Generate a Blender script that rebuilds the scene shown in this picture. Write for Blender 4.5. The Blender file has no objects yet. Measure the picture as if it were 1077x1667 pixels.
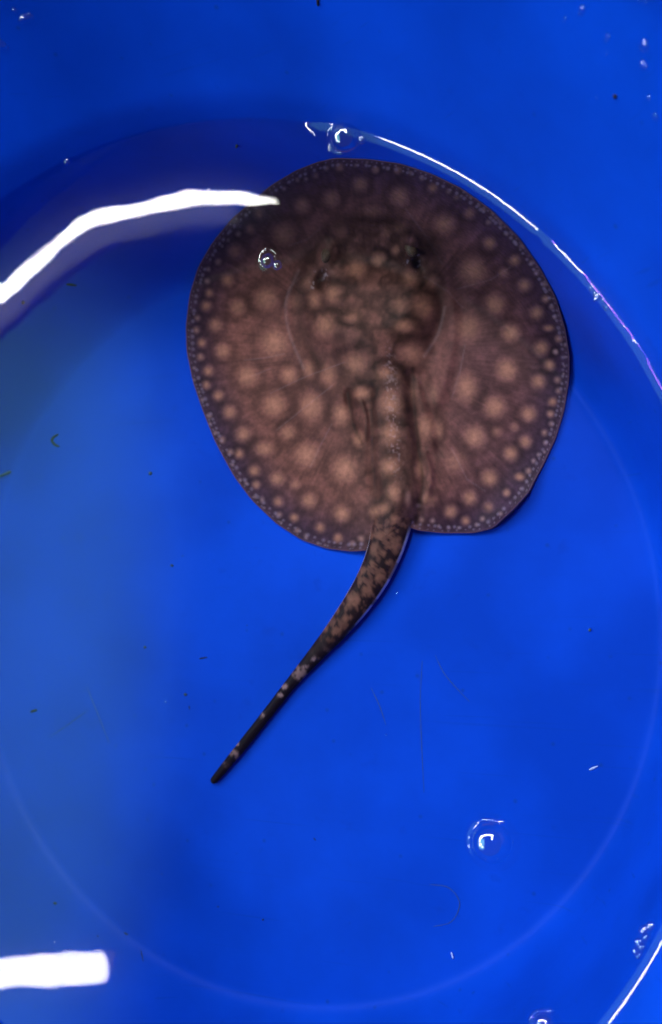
import bpy, bmesh, math, random
import numpy as np
from mathutils import Vector, Matrix

# ------------------------------------------------------------------ camera, world, exposure
SC = bpy.context.scene
COL = SC.collection
IMW, IMH, FPX = 1077.0, 1667.0, 1700.0
CAM = np.array([0.2036, 0.0248, 0.3392])          # metres, water level is z = 0
RX, RY = 0.056, 0.387
cam_data = bpy.data.cameras.new('camera')
cam_data.sensor_fit = 'VERTICAL'
cam_data.sensor_height = 36.0
cam_data.lens = 36.0 * FPX / IMH
cam_data.clip_start = 0.01
cam_data.clip_end = 50
cam_data.dof.use_dof = True                      # focused on the water's surface
cam_data.dof.focus_distance = 0.395
cam_data.dof.aperture_fstop = 12.0
cam = bpy.data.objects.new('camera', cam_data)
cam.location = CAM
cam.rotation_euler = (RX, RY, 0)
COL.objects.link(cam)
SC.camera = cam

world = bpy.data.worlds.new('World')
SC.world = world
world.use_nodes = True
WN = world.node_tree
WN.nodes.clear()
w_out = WN.nodes.new('ShaderNodeOutputWorld')
w_bg = WN.nodes.new('ShaderNodeBackground')
w_tc = WN.nodes.new('ShaderNodeTexCoord')
w_sep = WN.nodes.new('ShaderNodeSeparateXYZ')
def w_ramp(sock, lo, hi):
    m = WN.nodes.new('ShaderNodeMapRange')
    m.interpolation_type = 'SMOOTHERSTEP'
    m.inputs['From Min'].default_value = lo
    m.inputs['From Max'].default_value = hi
    WN.links.new(sock, m.inputs['Value'])
    return m.outputs[0]
w_mul = WN.nodes.new('ShaderNodeMath'); w_mul.operation = 'MULTIPLY'
w_mix = WN.nodes.new('ShaderNodeMixRGB')
w_mix.inputs['Color1'].default_value = (0.05, 0.055, 0.065, 1)   # unlit part of the room
w_mix.inputs['Color2'].default_value = (0.85, 2.4, 2.1, 1)     # the lit, greenish side of the room
WN.links.new(w_tc.outputs['Generated'], w_sep.inputs[0])
WN.links.new(w_ramp(w_sep.outputs['X'], -0.46, -0.60), w_mul.inputs[0])
WN.links.new(w_ramp(w_sep.outputs['Y'], 0.36, 0.12), w_mul.inputs[1])
w_mu2 = WN.nodes.new('ShaderNodeMath'); w_mu2.operation = 'MULTIPLY'
w_mu3 = WN.nodes.new('ShaderNodeMath'); w_mu3.operation = 'MULTIPLY'
WN.links.new(w_mul.outputs[0], w_mu2.inputs[0]); WN.links.new(w_ramp(w_sep.outputs['Y'], -0.62, -0.34), w_mu2.inputs[1])
WN.links.new(w_mu2.outputs[0], w_mu3.inputs[0]); WN.links.new(w_ramp(w_sep.outputs['Z'], 0.25, 0.55), w_mu3.inputs[1])
WN.links.new(w_mu3.outputs[0], w_mix.inputs['Fac'])
WN.links.new(w_mix.outputs[0], w_bg.inputs['Color'])
w_bg.inputs['Strength'].default_value = 1.0
WN.links.new(w_bg.outputs[0], w_out.inputs[0])

LAMP_TOP = 110.0      # radiance of the white tubes
LAMP_LOW = 46.0
FILL_MAIN = 45.0
FILL_OVER = 275.0
FILL_SIDE = 150.0
GLINT_FAR = 62.0
LAMP_VIOLET = 55.0

SC.view_settings.view_transform = 'Standard'
SC.view_settings.look = 'None'
SC.view_settings.exposure = 0.06
SC.view_settings.gamma = 1.0
SC.view_settings.use_curve_mapping = False
SC.cycles.max_bounces = 10
SC.cycles.diffuse_bounces = 5
SC.cycles.glossy_bounces = 4
SC.cycles.transparent_max_bounces = 24
SC.cycles.sample_clamp_indirect = 6.0
SC.cycles.use_denoising = True

rng = random.Random(11)

# ------------------------------------------------------------------ geometry of the place
ASP = 1.0                        # a round tub
DEP, RF, RWAT = 0.0944, 0.1760, 0.1945
K_LOW, K_UP = 0.196, 0.62        # run over rise of the wall below / above the water
RIM_Z = 0.090

def rot():
    cx, sx, cy, sy = math.cos(RX), math.sin(RX), math.cos(RY), math.sin(RY)
    return np.array([[cy, 0, sy], [0, 1, 0], [-sy, 0, cy]]) @ np.array([[1, 0, 0], [0, cx, -sx], [0, sx, cx]])
ROT = rot()

def dirs(uv):
    uv = np.atleast_2d(np.asarray(uv, float))
    d = np.stack([(uv[:, 0] - IMW / 2) / FPX, -(uv[:, 1] - IMH / 2) / FPX, -np.ones(len(uv))], 1) @ ROT.T
    return d / np.linalg.norm(d, axis=1)[:, None]

def to_pixel(p):
    q = (np.asarray(p) - CAM) @ ROT
    return np.stack([IMW / 2 + FPX * q[:, 0] / -q[:, 2], IMH / 2 - FPX * q[:, 1] / -q[:, 2]], 1)

def smax(a, b, w):
    h = np.clip(0.5 + 0.5 * (a - b) / w, 0, 1)
    return b * (1 - h) + a * h + w * h * (1 - h)

def smin(a, b, w):
    return -smax(-a, -b, w)

def wall_z(rho):
    low = -DEP + (rho - RF) / K_LOW
    up = (rho - RWAT) / K_UP
    return smin(low, up + 0.004, 0.016)

def tub_z(xy, soft=0.052):
    rho = np.hypot(xy[:, 0] / ASP, xy[:, 1])
    return smax(np.full(len(rho), -DEP), wall_z(rho), soft)

def on_surface(uv, fz):
    """where the ray of sight through each pixel meets the surface z = fz(xy)"""
    d = dirs(uv)
    lo = np.full(len(d), 0.05)
    hi = np.full(len(d), 0.75)
    for _ in range(46):
        m = 0.5 * (lo + hi)
        p = CAM + d * m[:, None]
        above = p[:, 2] > fz(p[:, :2])
        lo = np.where(above, m, lo)
        hi = np.where(above, hi, m)
    return CAM + d * hi[:, None]

def on_tub(uv):
    return on_surface(uv, tub_z)

def on_water(uv):
    d = dirs(uv)
    return CAM + d * (-CAM[2] / d[:, 2])[:, None]

def tub_normal(p):
    e = 1e-4
    xy = np.array([[p[0], p[1]], [p[0] + e, p[1]], [p[0], p[1] + e]])
    z = tub_z(xy)
    return Vector((-(z[1] - z[0]) / e, -(z[2] - z[0]) / e, 1)).normalized()

def sstep(a, b, x):
    t = np.clip((x - a) / (b - a), 0, 1)
    return t * t * (3 - 2 * t)

# value noise in numpy
def vnoise(x, y, seed=0):
    r = np.random.RandomState(seed).rand(256, 256)
    xi, yi = np.floor(x).astype(int), np.floor(y).astype(int)
    fx, fy = x - xi, y - yi
    fx, fy = fx * fx * (3 - 2 * fx), fy * fy * (3 - 2 * fy)
    g = lambda a, b: r[a % 256, b % 256]
    return (g(xi, yi) * (1 - fx) + g(xi + 1, yi) * fx) * (1 - fy) + (g(xi, yi + 1) * (1 - fx) + g(xi + 1, yi + 1) * fx) * fy

def fbm(x, y, seed=0, n=4):
    s, a, t = 0, 1.0, 0
    for i in range(n):
        s = s + a * vnoise(x * 2 ** i, y * 2 ** i, seed + i)
        t += a
        a *= 0.5
    return s / t

# ------------------------------------------------------------------ materials
def new_mat(name):
    m = bpy.data.materials.new(name)
    m.use_nodes = True
    m.node_tree.nodes.clear()
    return m, m.node_tree.nodes, m.node_tree.links

def mat_plastic():
    m, N, L = new_mat('blue_plastic')
    out = N.new('ShaderNodeOutputMaterial')
    b = N.new('ShaderNodeBsdfPrincipled')
    tc = N.new('ShaderNodeTexCoord')
    n1 = N.new('ShaderNodeTexNoise'); n1.inputs['Scale'].default_value = 14; n1.inputs['Detail'].default_value = 6
    n2 = N.new('ShaderNodeTexNoise'); n2.inputs['Scale'].default_value = 90; n2.inputs['Detail'].default_value = 4
    L.new(tc.outputs['Object'], n1.inputs['Vector']); L.new(tc.outputs['Object'], n2.inputs['Vector'])
    r1 = N.new('ShaderNodeValToRGB')
    r1.color_ramp.elements[0].position = 0.36; r1.color_ramp.elements[0].color = (0.0004, 0.033, 0.37, 1)
    r1.color_ramp.elements[1].position = 0.66; r1.color_ramp.elements[1].color = (0.0008, 0.048, 0.51, 1)
    L.new(n1.outputs['Fac'], r1.inputs[0])
    # worn, slightly dirty speckle
    r2 = N.new('ShaderNodeValToRGB')
    r2.color_ramp.elements[0].position = 0.66; r2.color_ramp.elements[0].color = (0, 0, 0, 1)
    r2.color_ramp.elements[1].position = 0.80; r2.color_ramp.elements[1].color = (0.35, 0.35, 0.35, 1)
    L.new(n2.outputs['Fac'], r2.inputs[0])
    mx = N.new('ShaderNodeMixRGB'); mx.inputs['Color2'].default_value = (0.003, 0.022, 0.24, 1)
    L.new(r2.outputs[0], mx.inputs['Fac']); L.new(r1.outputs[0], mx.inputs['Color1'])
    # fine scratches in two directions and pin-prick dirt
    last = mx
    for (rz, sc, lo, hi, amt) in ((0.5, (9, 420, 60), 0.70, 0.78, 0.30), (-0.9, (7, 380, 60), 0.71, 0.79, 0.26), (1.4, (14, 600, 60), 0.70, 0.80, 0.22)):
        mp = N.new('ShaderNodeMapping'); mp.inputs['Rotation'].default_value = (0, 0, rz); mp.inputs['Scale'].default_value = sc
        ns = N.new('ShaderNodeTexNoise'); ns.inputs['Scale'].default_value = 1.0; ns.inputs['Detail'].default_value = 2
        L.new(tc.outputs['Object'], mp.inputs['Vector']); L.new(mp.outputs[0], ns.inputs['Vector'])
        rs = N.new('ShaderNodeMapRange'); rs.inputs['From Min'].default_value = lo; rs.inputs['From Max'].default_value = hi; rs.inputs['To Max'].default_value = amt
        L.new(ns.outputs['Fac'], rs.inputs['Value'])
        m2 = N.new('ShaderNodeMixRGB'); m2.inputs['Color2'].default_value = (0.004, 0.030, 0.22, 1)
        L.new(rs.outputs[0], m2.inputs['Fac']); L.new(last.outputs[0], m2.inputs['Color1'])
        last = m2
    vo = N.new('ShaderNodeTexVoronoi'); vo.inputs['Scale'].default_value = 75
    L.new(tc.outputs['Object'], vo.inputs['Vector'])
    vr = N.new('ShaderNodeMapRange'); vr.inputs['From Min'].default_value = 0.09; vr.inputs['From Max'].default_value = 0.03; vr.inputs['To Max'].default_value = 0.45
    L.new(vo.outputs['Distance'], vr.inputs['Value'])
    m3 = N.new('ShaderNodeMixRGB'); m3.inputs['Color2'].default_value = (0.006, 0.030, 0.16, 1)
    L.new(vr.outputs[0], m3.inputs['Fac']); L.new(last.outputs[0], m3.inputs['Color1'])
    L.new(m3.outputs[0], b.inputs['Base Color'])
    rr = N.new('ShaderNodeMapRange')
    rr.inputs['To Min'].default_value = 0.34; rr.inputs['To Max'].default_value = 0.52
    L.new(n1.outputs['Fac'], rr.inputs['Value']); L.new(rr.outputs[0], b.inputs['Roughness'])
    b.inputs['Specular IOR Level'].default_value = 0.03
    bp = N.new('ShaderNodeBump'); bp.inputs['Strength'].default_value = 0.025; bp.inputs['Distance'].default_value = 0.002
    n3 = N.new('ShaderNodeTexNoise'); n3.inputs['Scale'].default_value = 260; n3.inputs['Detail'].default_value = 5
    L.new(tc.outputs['Object'], n3.inputs['Vector']); L.new(n3.outputs['Fac'], bp.inputs['Height'])
    L.new(bp.outputs[0], b.inputs['Normal'])
    L.new(b.outputs[0], out.inputs[0])
    return m

def clear_sheet(name, f0, tint, rough=0.0, bump=None, power=5.0, haze=0.0):
    """a clear sheet that lets light through and mirrors by Schlick's law"""
    m, N, L = new_mat(name)
    out = N.new('ShaderNodeOutputMaterial')
    tr = N.new('ShaderNodeBsdfTransparent'); tr.inputs[0].default_value = (*tint, 1)
    gl = N.new('ShaderNodeBsdfGlossy'); gl.inputs['Roughness'].default_value = rough
    gl.inputs['Color'].default_value = (1, 1, 1, 1)
    lw = N.new('ShaderNodeLayerWeight'); lw.inputs['Blend'].default_value = 0.5
    pw = N.new('ShaderNodeMath'); pw.operation = 'POWER'; pw.inputs[1].default_value = power
    ma = N.new('ShaderNodeMath'); ma.operation = 'MULTIPLY_ADD'
    ma.inputs[1].default_value = 1 - f0; ma.inputs[2].default_value = f0
    mix = N.new('ShaderNodeMixShader')
    L.new(lw.outputs['Facing'], pw.inputs[0]); L.new(pw.outputs[0], ma.inputs[0])
    L.new(ma.outputs[0], mix.inputs['Fac']); L.new(tr.outputs[0], mix.inputs[1])
    if not haze: L.new(gl.outputs[0], mix.inputs[2])
    if haze:                                        # rough second lobe added to put a glow round highlights
        g2 = N.new('ShaderNodeBsdfGlossy'); g2.inputs['Roughness'].default_value = 0.11
        gm = N.new('ShaderNodeMixShader'); gm.inputs['Fac'].default_value = haze
        L.new(gl.outputs[0], gm.inputs[1]); L.new(g2.outputs[0], gm.inputs[2]); L.new(gm.outputs[0], mix.inputs[2])
    if bump:
        tc = N.new('ShaderNodeTexCoord')
        prev = None
        for sc, dist in bump:
            n = N.new('ShaderNodeTexNoise'); n.inputs['Scale'].default_value = sc; n.inputs['Detail'].default_value = 1.0
            bp = N.new('ShaderNodeBump'); bp.inputs['Strength'].default_value = 1.0; bp.inputs['Distance'].default_value = dist
            L.new(tc.outputs['Object'], n.inputs['Vector']); L.new(n.outputs['Fac'], bp.inputs['Height'])
            if prev: L.new(prev.outputs[0], bp.inputs['Normal'])
            prev = bp
        L.new(prev.outputs[0], gl.inputs['Normal'])
    L.new(mix.outputs[0], out.inputs[0])
    return m

def mat_emit(name, col, s):
    m, N, L = new_mat(name)
    out = N.new('ShaderNodeOutputMaterial')
    e = N.new('ShaderNodeEmission'); e.inputs[0].default_value = (*col, 1); e.inputs[1].default_value = s
    L.new(e.outputs[0], out.inputs[0])
    return m

def mat_simple(name, col, rough=0.5, spec=0.4, noise=0.25, scale=60):
    m, N, L = new_mat(name)
    out = N.new('ShaderNodeOutputMaterial')
    b = N.new('ShaderNodeBsdfPrincipled')
    b.inputs['Roughness'].default_value = rough
    b.inputs['Specular IOR Level'].default_value = spec
    tc = N.new('ShaderNodeTexCoord')
    n = N.new('ShaderNodeTexNoise'); n.inputs['Scale'].default_value = scale
    r = N.new('ShaderNodeValToRGB')
    r.color_ramp.elements[0].color = (*[c * (1 - noise) for c in col], 1)
    r.color_ramp.elements[1].color = (*[c * (1 + noise) for c in col], 1)
    L.new(tc.outputs['Object'], n.inputs['Vector']); L.new(n.outputs['Fac'], r.inputs[0]); L.new(r.outputs[0], b.inputs['Base Color'])
    L.new(b.outputs[0], out.inputs[0])
    return m

def mat_skin():
    m, N, L = new_mat('ray_skin')
    out = N.new('ShaderNodeOutputMaterial')
    b = N.new('ShaderNodeBsdfPrincipled')
    at = N.new('ShaderNodeAttribute'); at.attribute_name = 'pattern'
    tc = N.new('ShaderNodeTexCoord')
    n = N.new('ShaderNodeTexNoise'); n.inputs['Scale'].default_value = 520; n.inputs['Detail'].default_value = 4
    L.new(tc.outputs['Object'], n.inputs['Vector'])
    r = N.new('ShaderNodeValToRGB')
    r.color_ramp.elements[0].position = 0.3; r.color_ramp.elements[0].color = (0.80, 0.80, 0.82, 1)
    r.color_ramp.elements[1].position = 0.7; r.color_ramp.elements[1].color = (1.16, 1.14, 1.12, 1)
    L.new(n.outputs['Fac'], r.inputs[0])
    mx = N.new('ShaderNodeMixRGB'); mx.blend_type = 'MULTIPLY'; mx.inputs['Fac'].default_value = 1
    L.new(at.outputs['Color'], mx.inputs['Color1']); L.new(r.outputs[0], mx.inputs['Color2'])
    L.new(mx.outputs[0], b.inputs['Base Color'])
    b.inputs['Roughness'].default_value = 0.45
    b.inputs['Specular IOR Level'].default_value = 0.06
    bp = N.new('ShaderNodeBump'); bp.inputs['Strength'].default_value = 0.25; bp.inputs['Distance'].default_value = 0.0006
    L.new(n.outputs['Fac'], bp.inputs['Height']); L.new(bp.outputs[0], b.inputs['Normal'])
    L.new(b.outputs[0], out.inputs[0])
    return m

M_TUB = mat_plastic()
M_WATER = clear_sheet('water_surface', 0.021, (0.93, 0.97, 0.985), 0.006, [(80, 0.000018), (22, 0.00006)], haze=0.04)
M_BUBBLE = clear_sheet('bubble_film', 0.15, (0.95, 0.95, 0.97), 0.0, power=3.2)
M_DROP = clear_sheet('droplet_skin', 0.09, (0.95, 0.96, 0.98), 0.02)
M_SKIN = mat_skin()
M_EYE = mat_simple('eye_dark', (0.060, 0.034, 0.024), 0.38, 0.10, 0.8, 1400)
M_DEBRIS = mat_simple('dark_debris', (0.012, 0.011, 0.012), 0.7, 0.2, 0.5, 900)
M_SILT = mat_simple('olive_silt', (0.035, 0.06, 0.09), 0.8, 0.1, 0.4, 900)
M_FLECK = mat_simple('pale_fleck', (0.35, 0.42, 0.75), 0.6, 0.3, 0.2, 900)
M_HOUSING = mat_simple('white_enamel', (0.20, 0.20, 0.24), 0.6, 0.3, 0.03, 20)

def mesh_obj(name, verts, faces, mat, parent=None, smooth=True):
    me = bpy.data.meshes.new(name)
    me.from_pydata([tuple(map(float, v)) for v in verts], [], [tuple(map(int, q)) for q in faces])
    me.materials.append(mat)
    if smooth:
        me.polygons.foreach_set('use_smooth', [True] * len(me.polygons))
    me.update()
    o = bpy.data.objects.new(name, me)
    COL.objects.link(o)
    if parent is not None:
        o.parent = parent
    return o

def tag(o, label=None, cat=None, group=None, kind=None):
    if label: o['label'] = label
    if cat: o['category'] = cat
    if group: o['group'] = group
    if kind: o['kind'] = kind
    return o

def lathe(prof, nseg, closed=False, cap0=False):
    """prof: list of (rho, z); returns verts, faces of the oval lathe"""
    v, f = [], []
    n = len(prof)
    for (r, z) in prof:
        for k in range(nseg):
            a = 2 * math.pi * k / nseg
            v.append((r * math.cos(a) * ASP, r * math.sin(a), z))
    for i in range(n - 1):
        for k in range(nseg):
            k2 = (k + 1) % nseg
            f.append((i * nseg + k, i * nseg + k2, (i + 1) * nseg + k2, (i + 1) * nseg + k))
    if cap0:
        c = len(v)
        v.append((0, 0, prof[0][1]))
        for k in range(nseg):
            f.append((c, (k + 1) % nseg, k))
    return v, f

# ------------------------------------------------------------------ tub
def build_tub():
    rhos = list(np.linspace(0.02, 0.15, 10)) + list(np.linspace(0.153, 0.215, 44)) + list(np.linspace(0.218, 0.275, 16))
    pts = np.array([[r * ASP, 0.0] for r in rhos])
    zz = tub_z(pts)
    inner = [(r, z) for r, z in zip(rhos, zz) if z < RIM_Z]
    r_end, z_end = inner[-1]
    lip = []
    for k in range(1, 10):                           # rolled rim
        a = math.pi * k / 9
        lip.append((r_end + 0.007 * (1 - math.cos(a)), z_end + 0.007 * math.sin(a)))
    outer = [(r_end + 0.014, z_end - 0.012), (r_end + 0.006, z_end - 0.013)]
    outer += [(r + 0.0035, z) for r, z in reversed(inner) if -DEP + 0.012 < z < z_end - 0.016]
    outer += [(RF - 0.004, -DEP - 0.0035), (0.02, -DEP - 0.0035)]
    v, f = lathe(inner + lip + outer, 192, cap0=True)
    c = len(v)
    v.append((0, 0, -DEP - 0.0035))
    n = len(inner + lip + outer)
    for k in range(192):
        f.append((c, (n - 1) * 192 + k, (n - 1) * 192 + (k + 1) % 192))
    o = mesh_obj('plastic_tub', v, f, M_TUB)
    bm = bmesh.new(); bm.from_mesh(o.data); bmesh.ops.recalc_face_normals(bm, faces=bm.faces); bm.to_mesh(o.data); bm.free()
    tag(o, 'round blue plastic tub with flared walls holding the water and the stingray', 'tub')
build_tub()

# ------------------------------------------------------------------ water
def rho_at(z):
    r = np.linspace(0.15, 0.27, 4000)
    zz = tub_z(np.stack([r * ASP, 0 * r], 1))
    return float(np.interp(z, zz, r))

MEN_H = 0.0019
def build_water():
    """level water whose edge climbs the wall: slope about 30 degrees next to the wall, easing off inwards"""
    ds = 0.0001
    ss = np.arange(0, 0.020, ds)
    tilt = np.where(ss < 0.0016, 32.0 - 4.0 * ss / 0.0016, 28.0 * np.exp(-(ss - 0.0016) / 0.0019))  # slope held nearly steady to widen the waterline glint
    zc = np.cumsum((np.tan(np.radians(tilt)) * ds)[::-1])[::-1]
    rw = rho_at(zc[0]) + 0.0002
    prof = [(r, 0.0) for r in np.linspace(0.01, rw - 0.020, 18)]
    for sdist in list(np.linspace(0.0195, 0.006, 12)) + list(np.linspace(0.0056, 0.0, 29)):
        prof.append((rw - sdist, float(np.interp(sdist, ss, zc))))
    n = 720
    ang = 2 * math.pi * np.arange(n) / n
    edge_rise = 0.992 + 0.016 * fbm(ang * 12.0, ang * 0 + 0.5, 5)          # slightly uneven rise of the water's edge
    deg = np.degrees(ang)
    edge_rise *= 1 - 0.95 * sstep(70.0, 74.0, deg) * (1 - sstep(140, 160, deg))  # edge flattened over this arc so that no glint shows
    edge_rise *= 1 - 0.30 * np.exp(-((deg - 43.6) / 0.5) ** 2) - 0.06 * (deg < 39) * (deg > 20) * (fbm(ang * 60, ang * 0 + 7.5, 9) > 0.55)  # dips shaped to break up the glint
    v, f = [], []
    for i, (r, z) in enumerate(prof):
        v += [(r * math.cos(a) * ASP, r * math.sin(a), z * q) for a, q in zip(ang, edge_rise)]
    for i in range(len(prof) - 1):
        for k in range(n):
            k2 = (k + 1) % n
            f.append((i * n + k, (i + 1) * n + k, (i + 1) * n + k2, i * n + k2))
    c = len(v); v.append((0, 0, 0))
    for k in range(n):
        f.append((c, k, (k + 1) % n))
    o = mesh_obj('water', v, f, M_WATER)
    tag(o, 'clear shallow water filling the tub', None, None, 'structure')
build_water()

# ------------------------------------------------------------------ lamps (some mirrored in the water, others added for light and glints)
def mirrored(uv, H):
    """points at height H seen by reflection in the level water at these pixels"""
    d = dirs(uv)
    p = CAM + d * (-CAM[2] / d[:, 2])[:, None]
    r = d * np.array([1, 1, -1])
    return p + r * (H / r[:, 2])[:, None]

def catmull(pts, n):
    P = np.asarray(pts, float)
    out = []
    m = len(P)
    for i in range(m - 1):
        p0, p1, p2, p3 = P[max(i - 1, 0)], P[i], P[i + 1], P[min(i + 2, m - 1)]
        for t in np.linspace(0, 1, n, endpoint=False):
            out.append(0.5 * ((2 * p1) + (-p0 + p2) * t + (2 * p0 - 5 * p1 + 4 * p2 - p3) * t * t + (-p0 + 3 * p1 - 3 * p2 + p3) * t ** 3))
    out.append(P[-1])
    return np.array(out)

def tube(path, radii, seg=14):
    v, f = [], []
    n = len(path)
    for i in range(n):
        t = Vector(path[min(i + 1, n - 1)] - path[max(i - 1, 0)]).normalized()
        s = t.cross(Vector((0, 0, 1))).normalized()
        u = s.cross(t).normalized()
        for k in range(seg):
            a = 2 * math.pi * k / seg
            v.append(Vector(path[i]) + (s * math.cos(a) + u * math.sin(a)) * radii[i])
    for i in range(n - 1):
        for k in range(seg):
            k2 = (k + 1) % seg
            f.append((i * seg + k, i * seg + k2, (i + 1) * seg + k2, (i + 1) * seg + k))
    c = len(v); v.append(Vector(path[0])); v.append(Vector(path[-1]))
    for k in range(seg):
        k2 = (k + 1) % seg
        f.append((c, k2, k)); f.append((c + 1, (n - 1) * seg + k, (n - 1) * seg + k2))
    return v, f

def tray(path, side, off0, off1, up):
    """a shallow folded reflector that runs beside and above a tube"""
    v, f = [], []
    n = len(path)
    for i in range(n):
        q = Vector(path[i])
        for (o, z) in ((off0, up), (off0 * 0.6, up + 0.012), (off1, up + 0.012), (off1 + (0.004 if off1 > 0 else -0.004), up - 0.006), (off1, up + 0.020), (off0, up + 0.020)):
            v.append(q + side * o + Vector((0, 0, z)))
    for i in range(n - 1):
        for k in range(6):
            k2 = (k + 1) % 6
            f.append((i * 6 + k, i * 6 + k2, (i + 1) * 6 + k2, (i + 1) * 6 + k))
    return v, f

def lamp(name, pix, H, radius, taper, mat, side, trayspec, label, cat='lamp'):
    path = mirrored(catmull(pix, 10), H)
    root = bpy.data.objects.new(name, None)
    root.location = path[len(path) // 2]
    COL.objects.link(root)
    tag(root, label, cat)
    rel = path - np.array(root.location)
    n = len(rel)
    rad = [radius * min(1.0, 0.12 + (n - 1 - i) / (n * taper)) if taper else radius for i in range(n)]
    v, f = tube(rel, rad)
    mesh_obj('glowing_tube', v, f, mat, root)
    if trayspec:
        v, f = tray(rel[:int(n * 0.86)] if taper else rel, Vector(side), *trayspec)
        mesh_obj('reflector', v, f, M_HOUSING, root, smooth=False)
    return root

M_TUBE_A = mat_emit('lamp_glow', (1.0, 0.99, 0.93), LAMP_TOP)
M_TUBE_B = mat_emit('lamp_glow_low', (1.0, 0.99, 0.93), LAMP_LOW)
M_TUBE_V = mat_emit('violet_glow', (0.45, 0.16, 1.0), LAMP_VIOLET)
lamp('tube_lamp', [(-190, 640), (-90, 552), (0, 480), (55, 432), (105, 388), (160, 356), (230, 342), (310, 324), (385, 321), (452, 326)],  # tube bent to give its mirrored streak the curve
     0.9, 0.0088, 0.14, M_TUBE_A, (0.25, -0.97, 0), (-0.006, 0.034, 0.016), 'white tube lamp hung above the tub, bent so that it mirrors as a long curved streak')
lamp('tube_lamp', [(-110, 1590), (-50, 1587), (0, 1584), (60, 1581), (161, 1575)],
     0.9, 0.0205, 0.0, M_TUBE_B, (0.1, 1.0, 0), (-0.012, 0.012, 0.022), 'straight white tube lamp hung above the tub, mirrored as a short bright bar')

def bar_lamp(name, p0, p1, radius, mat, label):
    p0, p1 = np.array(p0), np.array(p1)
    root = bpy.data.objects.new(name, None)
    root.location = (p0 + p1) / 2
    COL.objects.link(root)
    tag(root, label, 'lamp')
    path = np.array([(p1 - p0) * t for t in np.linspace(-0.5, 0.5, 9)])
    v, f = tube(path, [radius] * 9)
    mesh_obj('glowing_tube', v, f, mat, root)
    v, f = tray(path, Vector((-1, 0, 0)), -radius, radius + 0.02, radius + 0.002)
    mesh_obj('reflector', v, f, M_HOUSING, root, smooth=False)
M_TUBE_C = mat_emit('added_glint_far', (1.0, 0.99, 0.95), GLINT_FAR)  # extra lamps added to make the waterline glints
bar_lamp('tube_lamp', (-0.93, -0.395, 0.9), (-1.225, -0.33, 0.9), 0.028, M_TUBE_C, 'short white lamp added to put a glint on the waterline beside the ray')
bar_lamp('tube_lamp', (-1.16, 0.125, 0.9), (-1.33, 0.015, 0.9), 0.028, M_TUBE_C, 'short white lamp added to put a glint on the waterline by the foam streak')
M_TUBE_D = mat_emit('added_fill_main', (1.0, 0.98, 0.94), FILL_MAIN)  # unseen lamp added to light the floor
bar_lamp('tube_lamp', (-0.60, 0.68, 0.9), (0.26, 0.68, 0.9), 0.019, M_TUBE_D, 'long white tube lamp added out of view above the tub to light the floor')
M_TUBE_E = mat_emit('added_fill_over', (1.0, 0.98, 0.94), FILL_OVER)  # overhead fill lamp, added so the ray is lit evenly
bar_lamp('tube_lamp', (0.24, 0.40, 1.25), (0.24, 1.00, 1.25), 0.017, M_TUBE_E, 'white fill lamp added overhead out of view to even the light on the ray')
M_TUBE_F = mat_emit('added_fill_side', (1.0, 0.98, 0.94), FILL_SIDE)  # lamp added off to the side to brighten the wall across
bar_lamp('tube_lamp', (-1.02, 0.64, 0.9), (-1.50, 0.36, 0.9), 0.020, M_TUBE_F, 'white tube lamp added out of view beyond the shaded wall to brighten the opposite wall')
bar_lamp('bar_lamp', (-1.25, -0.325, 0.9), (-1.62, -0.16, 0.9), 0.021, M_TUBE_V, 'violet bar lamp off to the side, mirrored as purple glints')

# ------------------------------------------------------------------ stingray
OUT = [(545, 257), (600, 259), (650, 266), (700, 282), (750, 306), (800, 342), (845, 387), (880, 437), (905, 485), (920, 535), (927, 580),
       (926, 620), (918, 668), (905, 712), (885, 755), (867, 788), (861, 801), (835, 830), (802, 860), (770, 868), (720, 868), (682, 864),
       (664, 858), (640, 862), (615, 884), (600, 896), (570, 898), (530, 893), (490, 879), (450, 853), (410, 815), (380, 775), (350, 720),
       (330, 670), (313, 620), (303, 570), (302, 530), (308, 480), (322, 435), (345, 395), (375, 358), (400, 336), (440, 302), (480, 278), (515, 264)]
CU, CV = 615.0, 570.0
NA, NR = 900, 150

def outline_radius(theta):
    P = np.array(OUT, float)
    Q = []
    for i in range(len(P)):                         # subdivide the edges, then smooth a little
        a, b = P[i], P[(i + 1) % len(P)]
        for t in np.linspace(0, 1, 12, endpoint=False):
            Q.append(a + (b - a) * t)
    Q = np.array(Q)
    for _ in range(4):
        Q = 0.5 * Q + 0.25 * (np.roll(Q, 1, 0) + np.roll(Q, -1, 0))
    th = np.arctan2(Q[:, 1] - CV, Q[:, 0] - CU)
    r = np.hypot(Q[:, 1] - CV, Q[:, 0] - CU)
    o = np.argsort(th)
    return np.interp(theta, th[o], r[o], period=2 * math.pi)

TAIL = [(648, 740, 26), (646, 790, 31), (641, 835, 33), (634, 868, 32), (624, 902, 29), (606, 942, 26), (580, 983, 22.5), (545, 1029, 17.5), (508, 1072, 12.5),
        (474, 1112, 9.5), (442, 1153, 8.5), (402, 1204, 8.2), (372, 1241, 7.4), (345, 1274, 5.6)]

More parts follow.
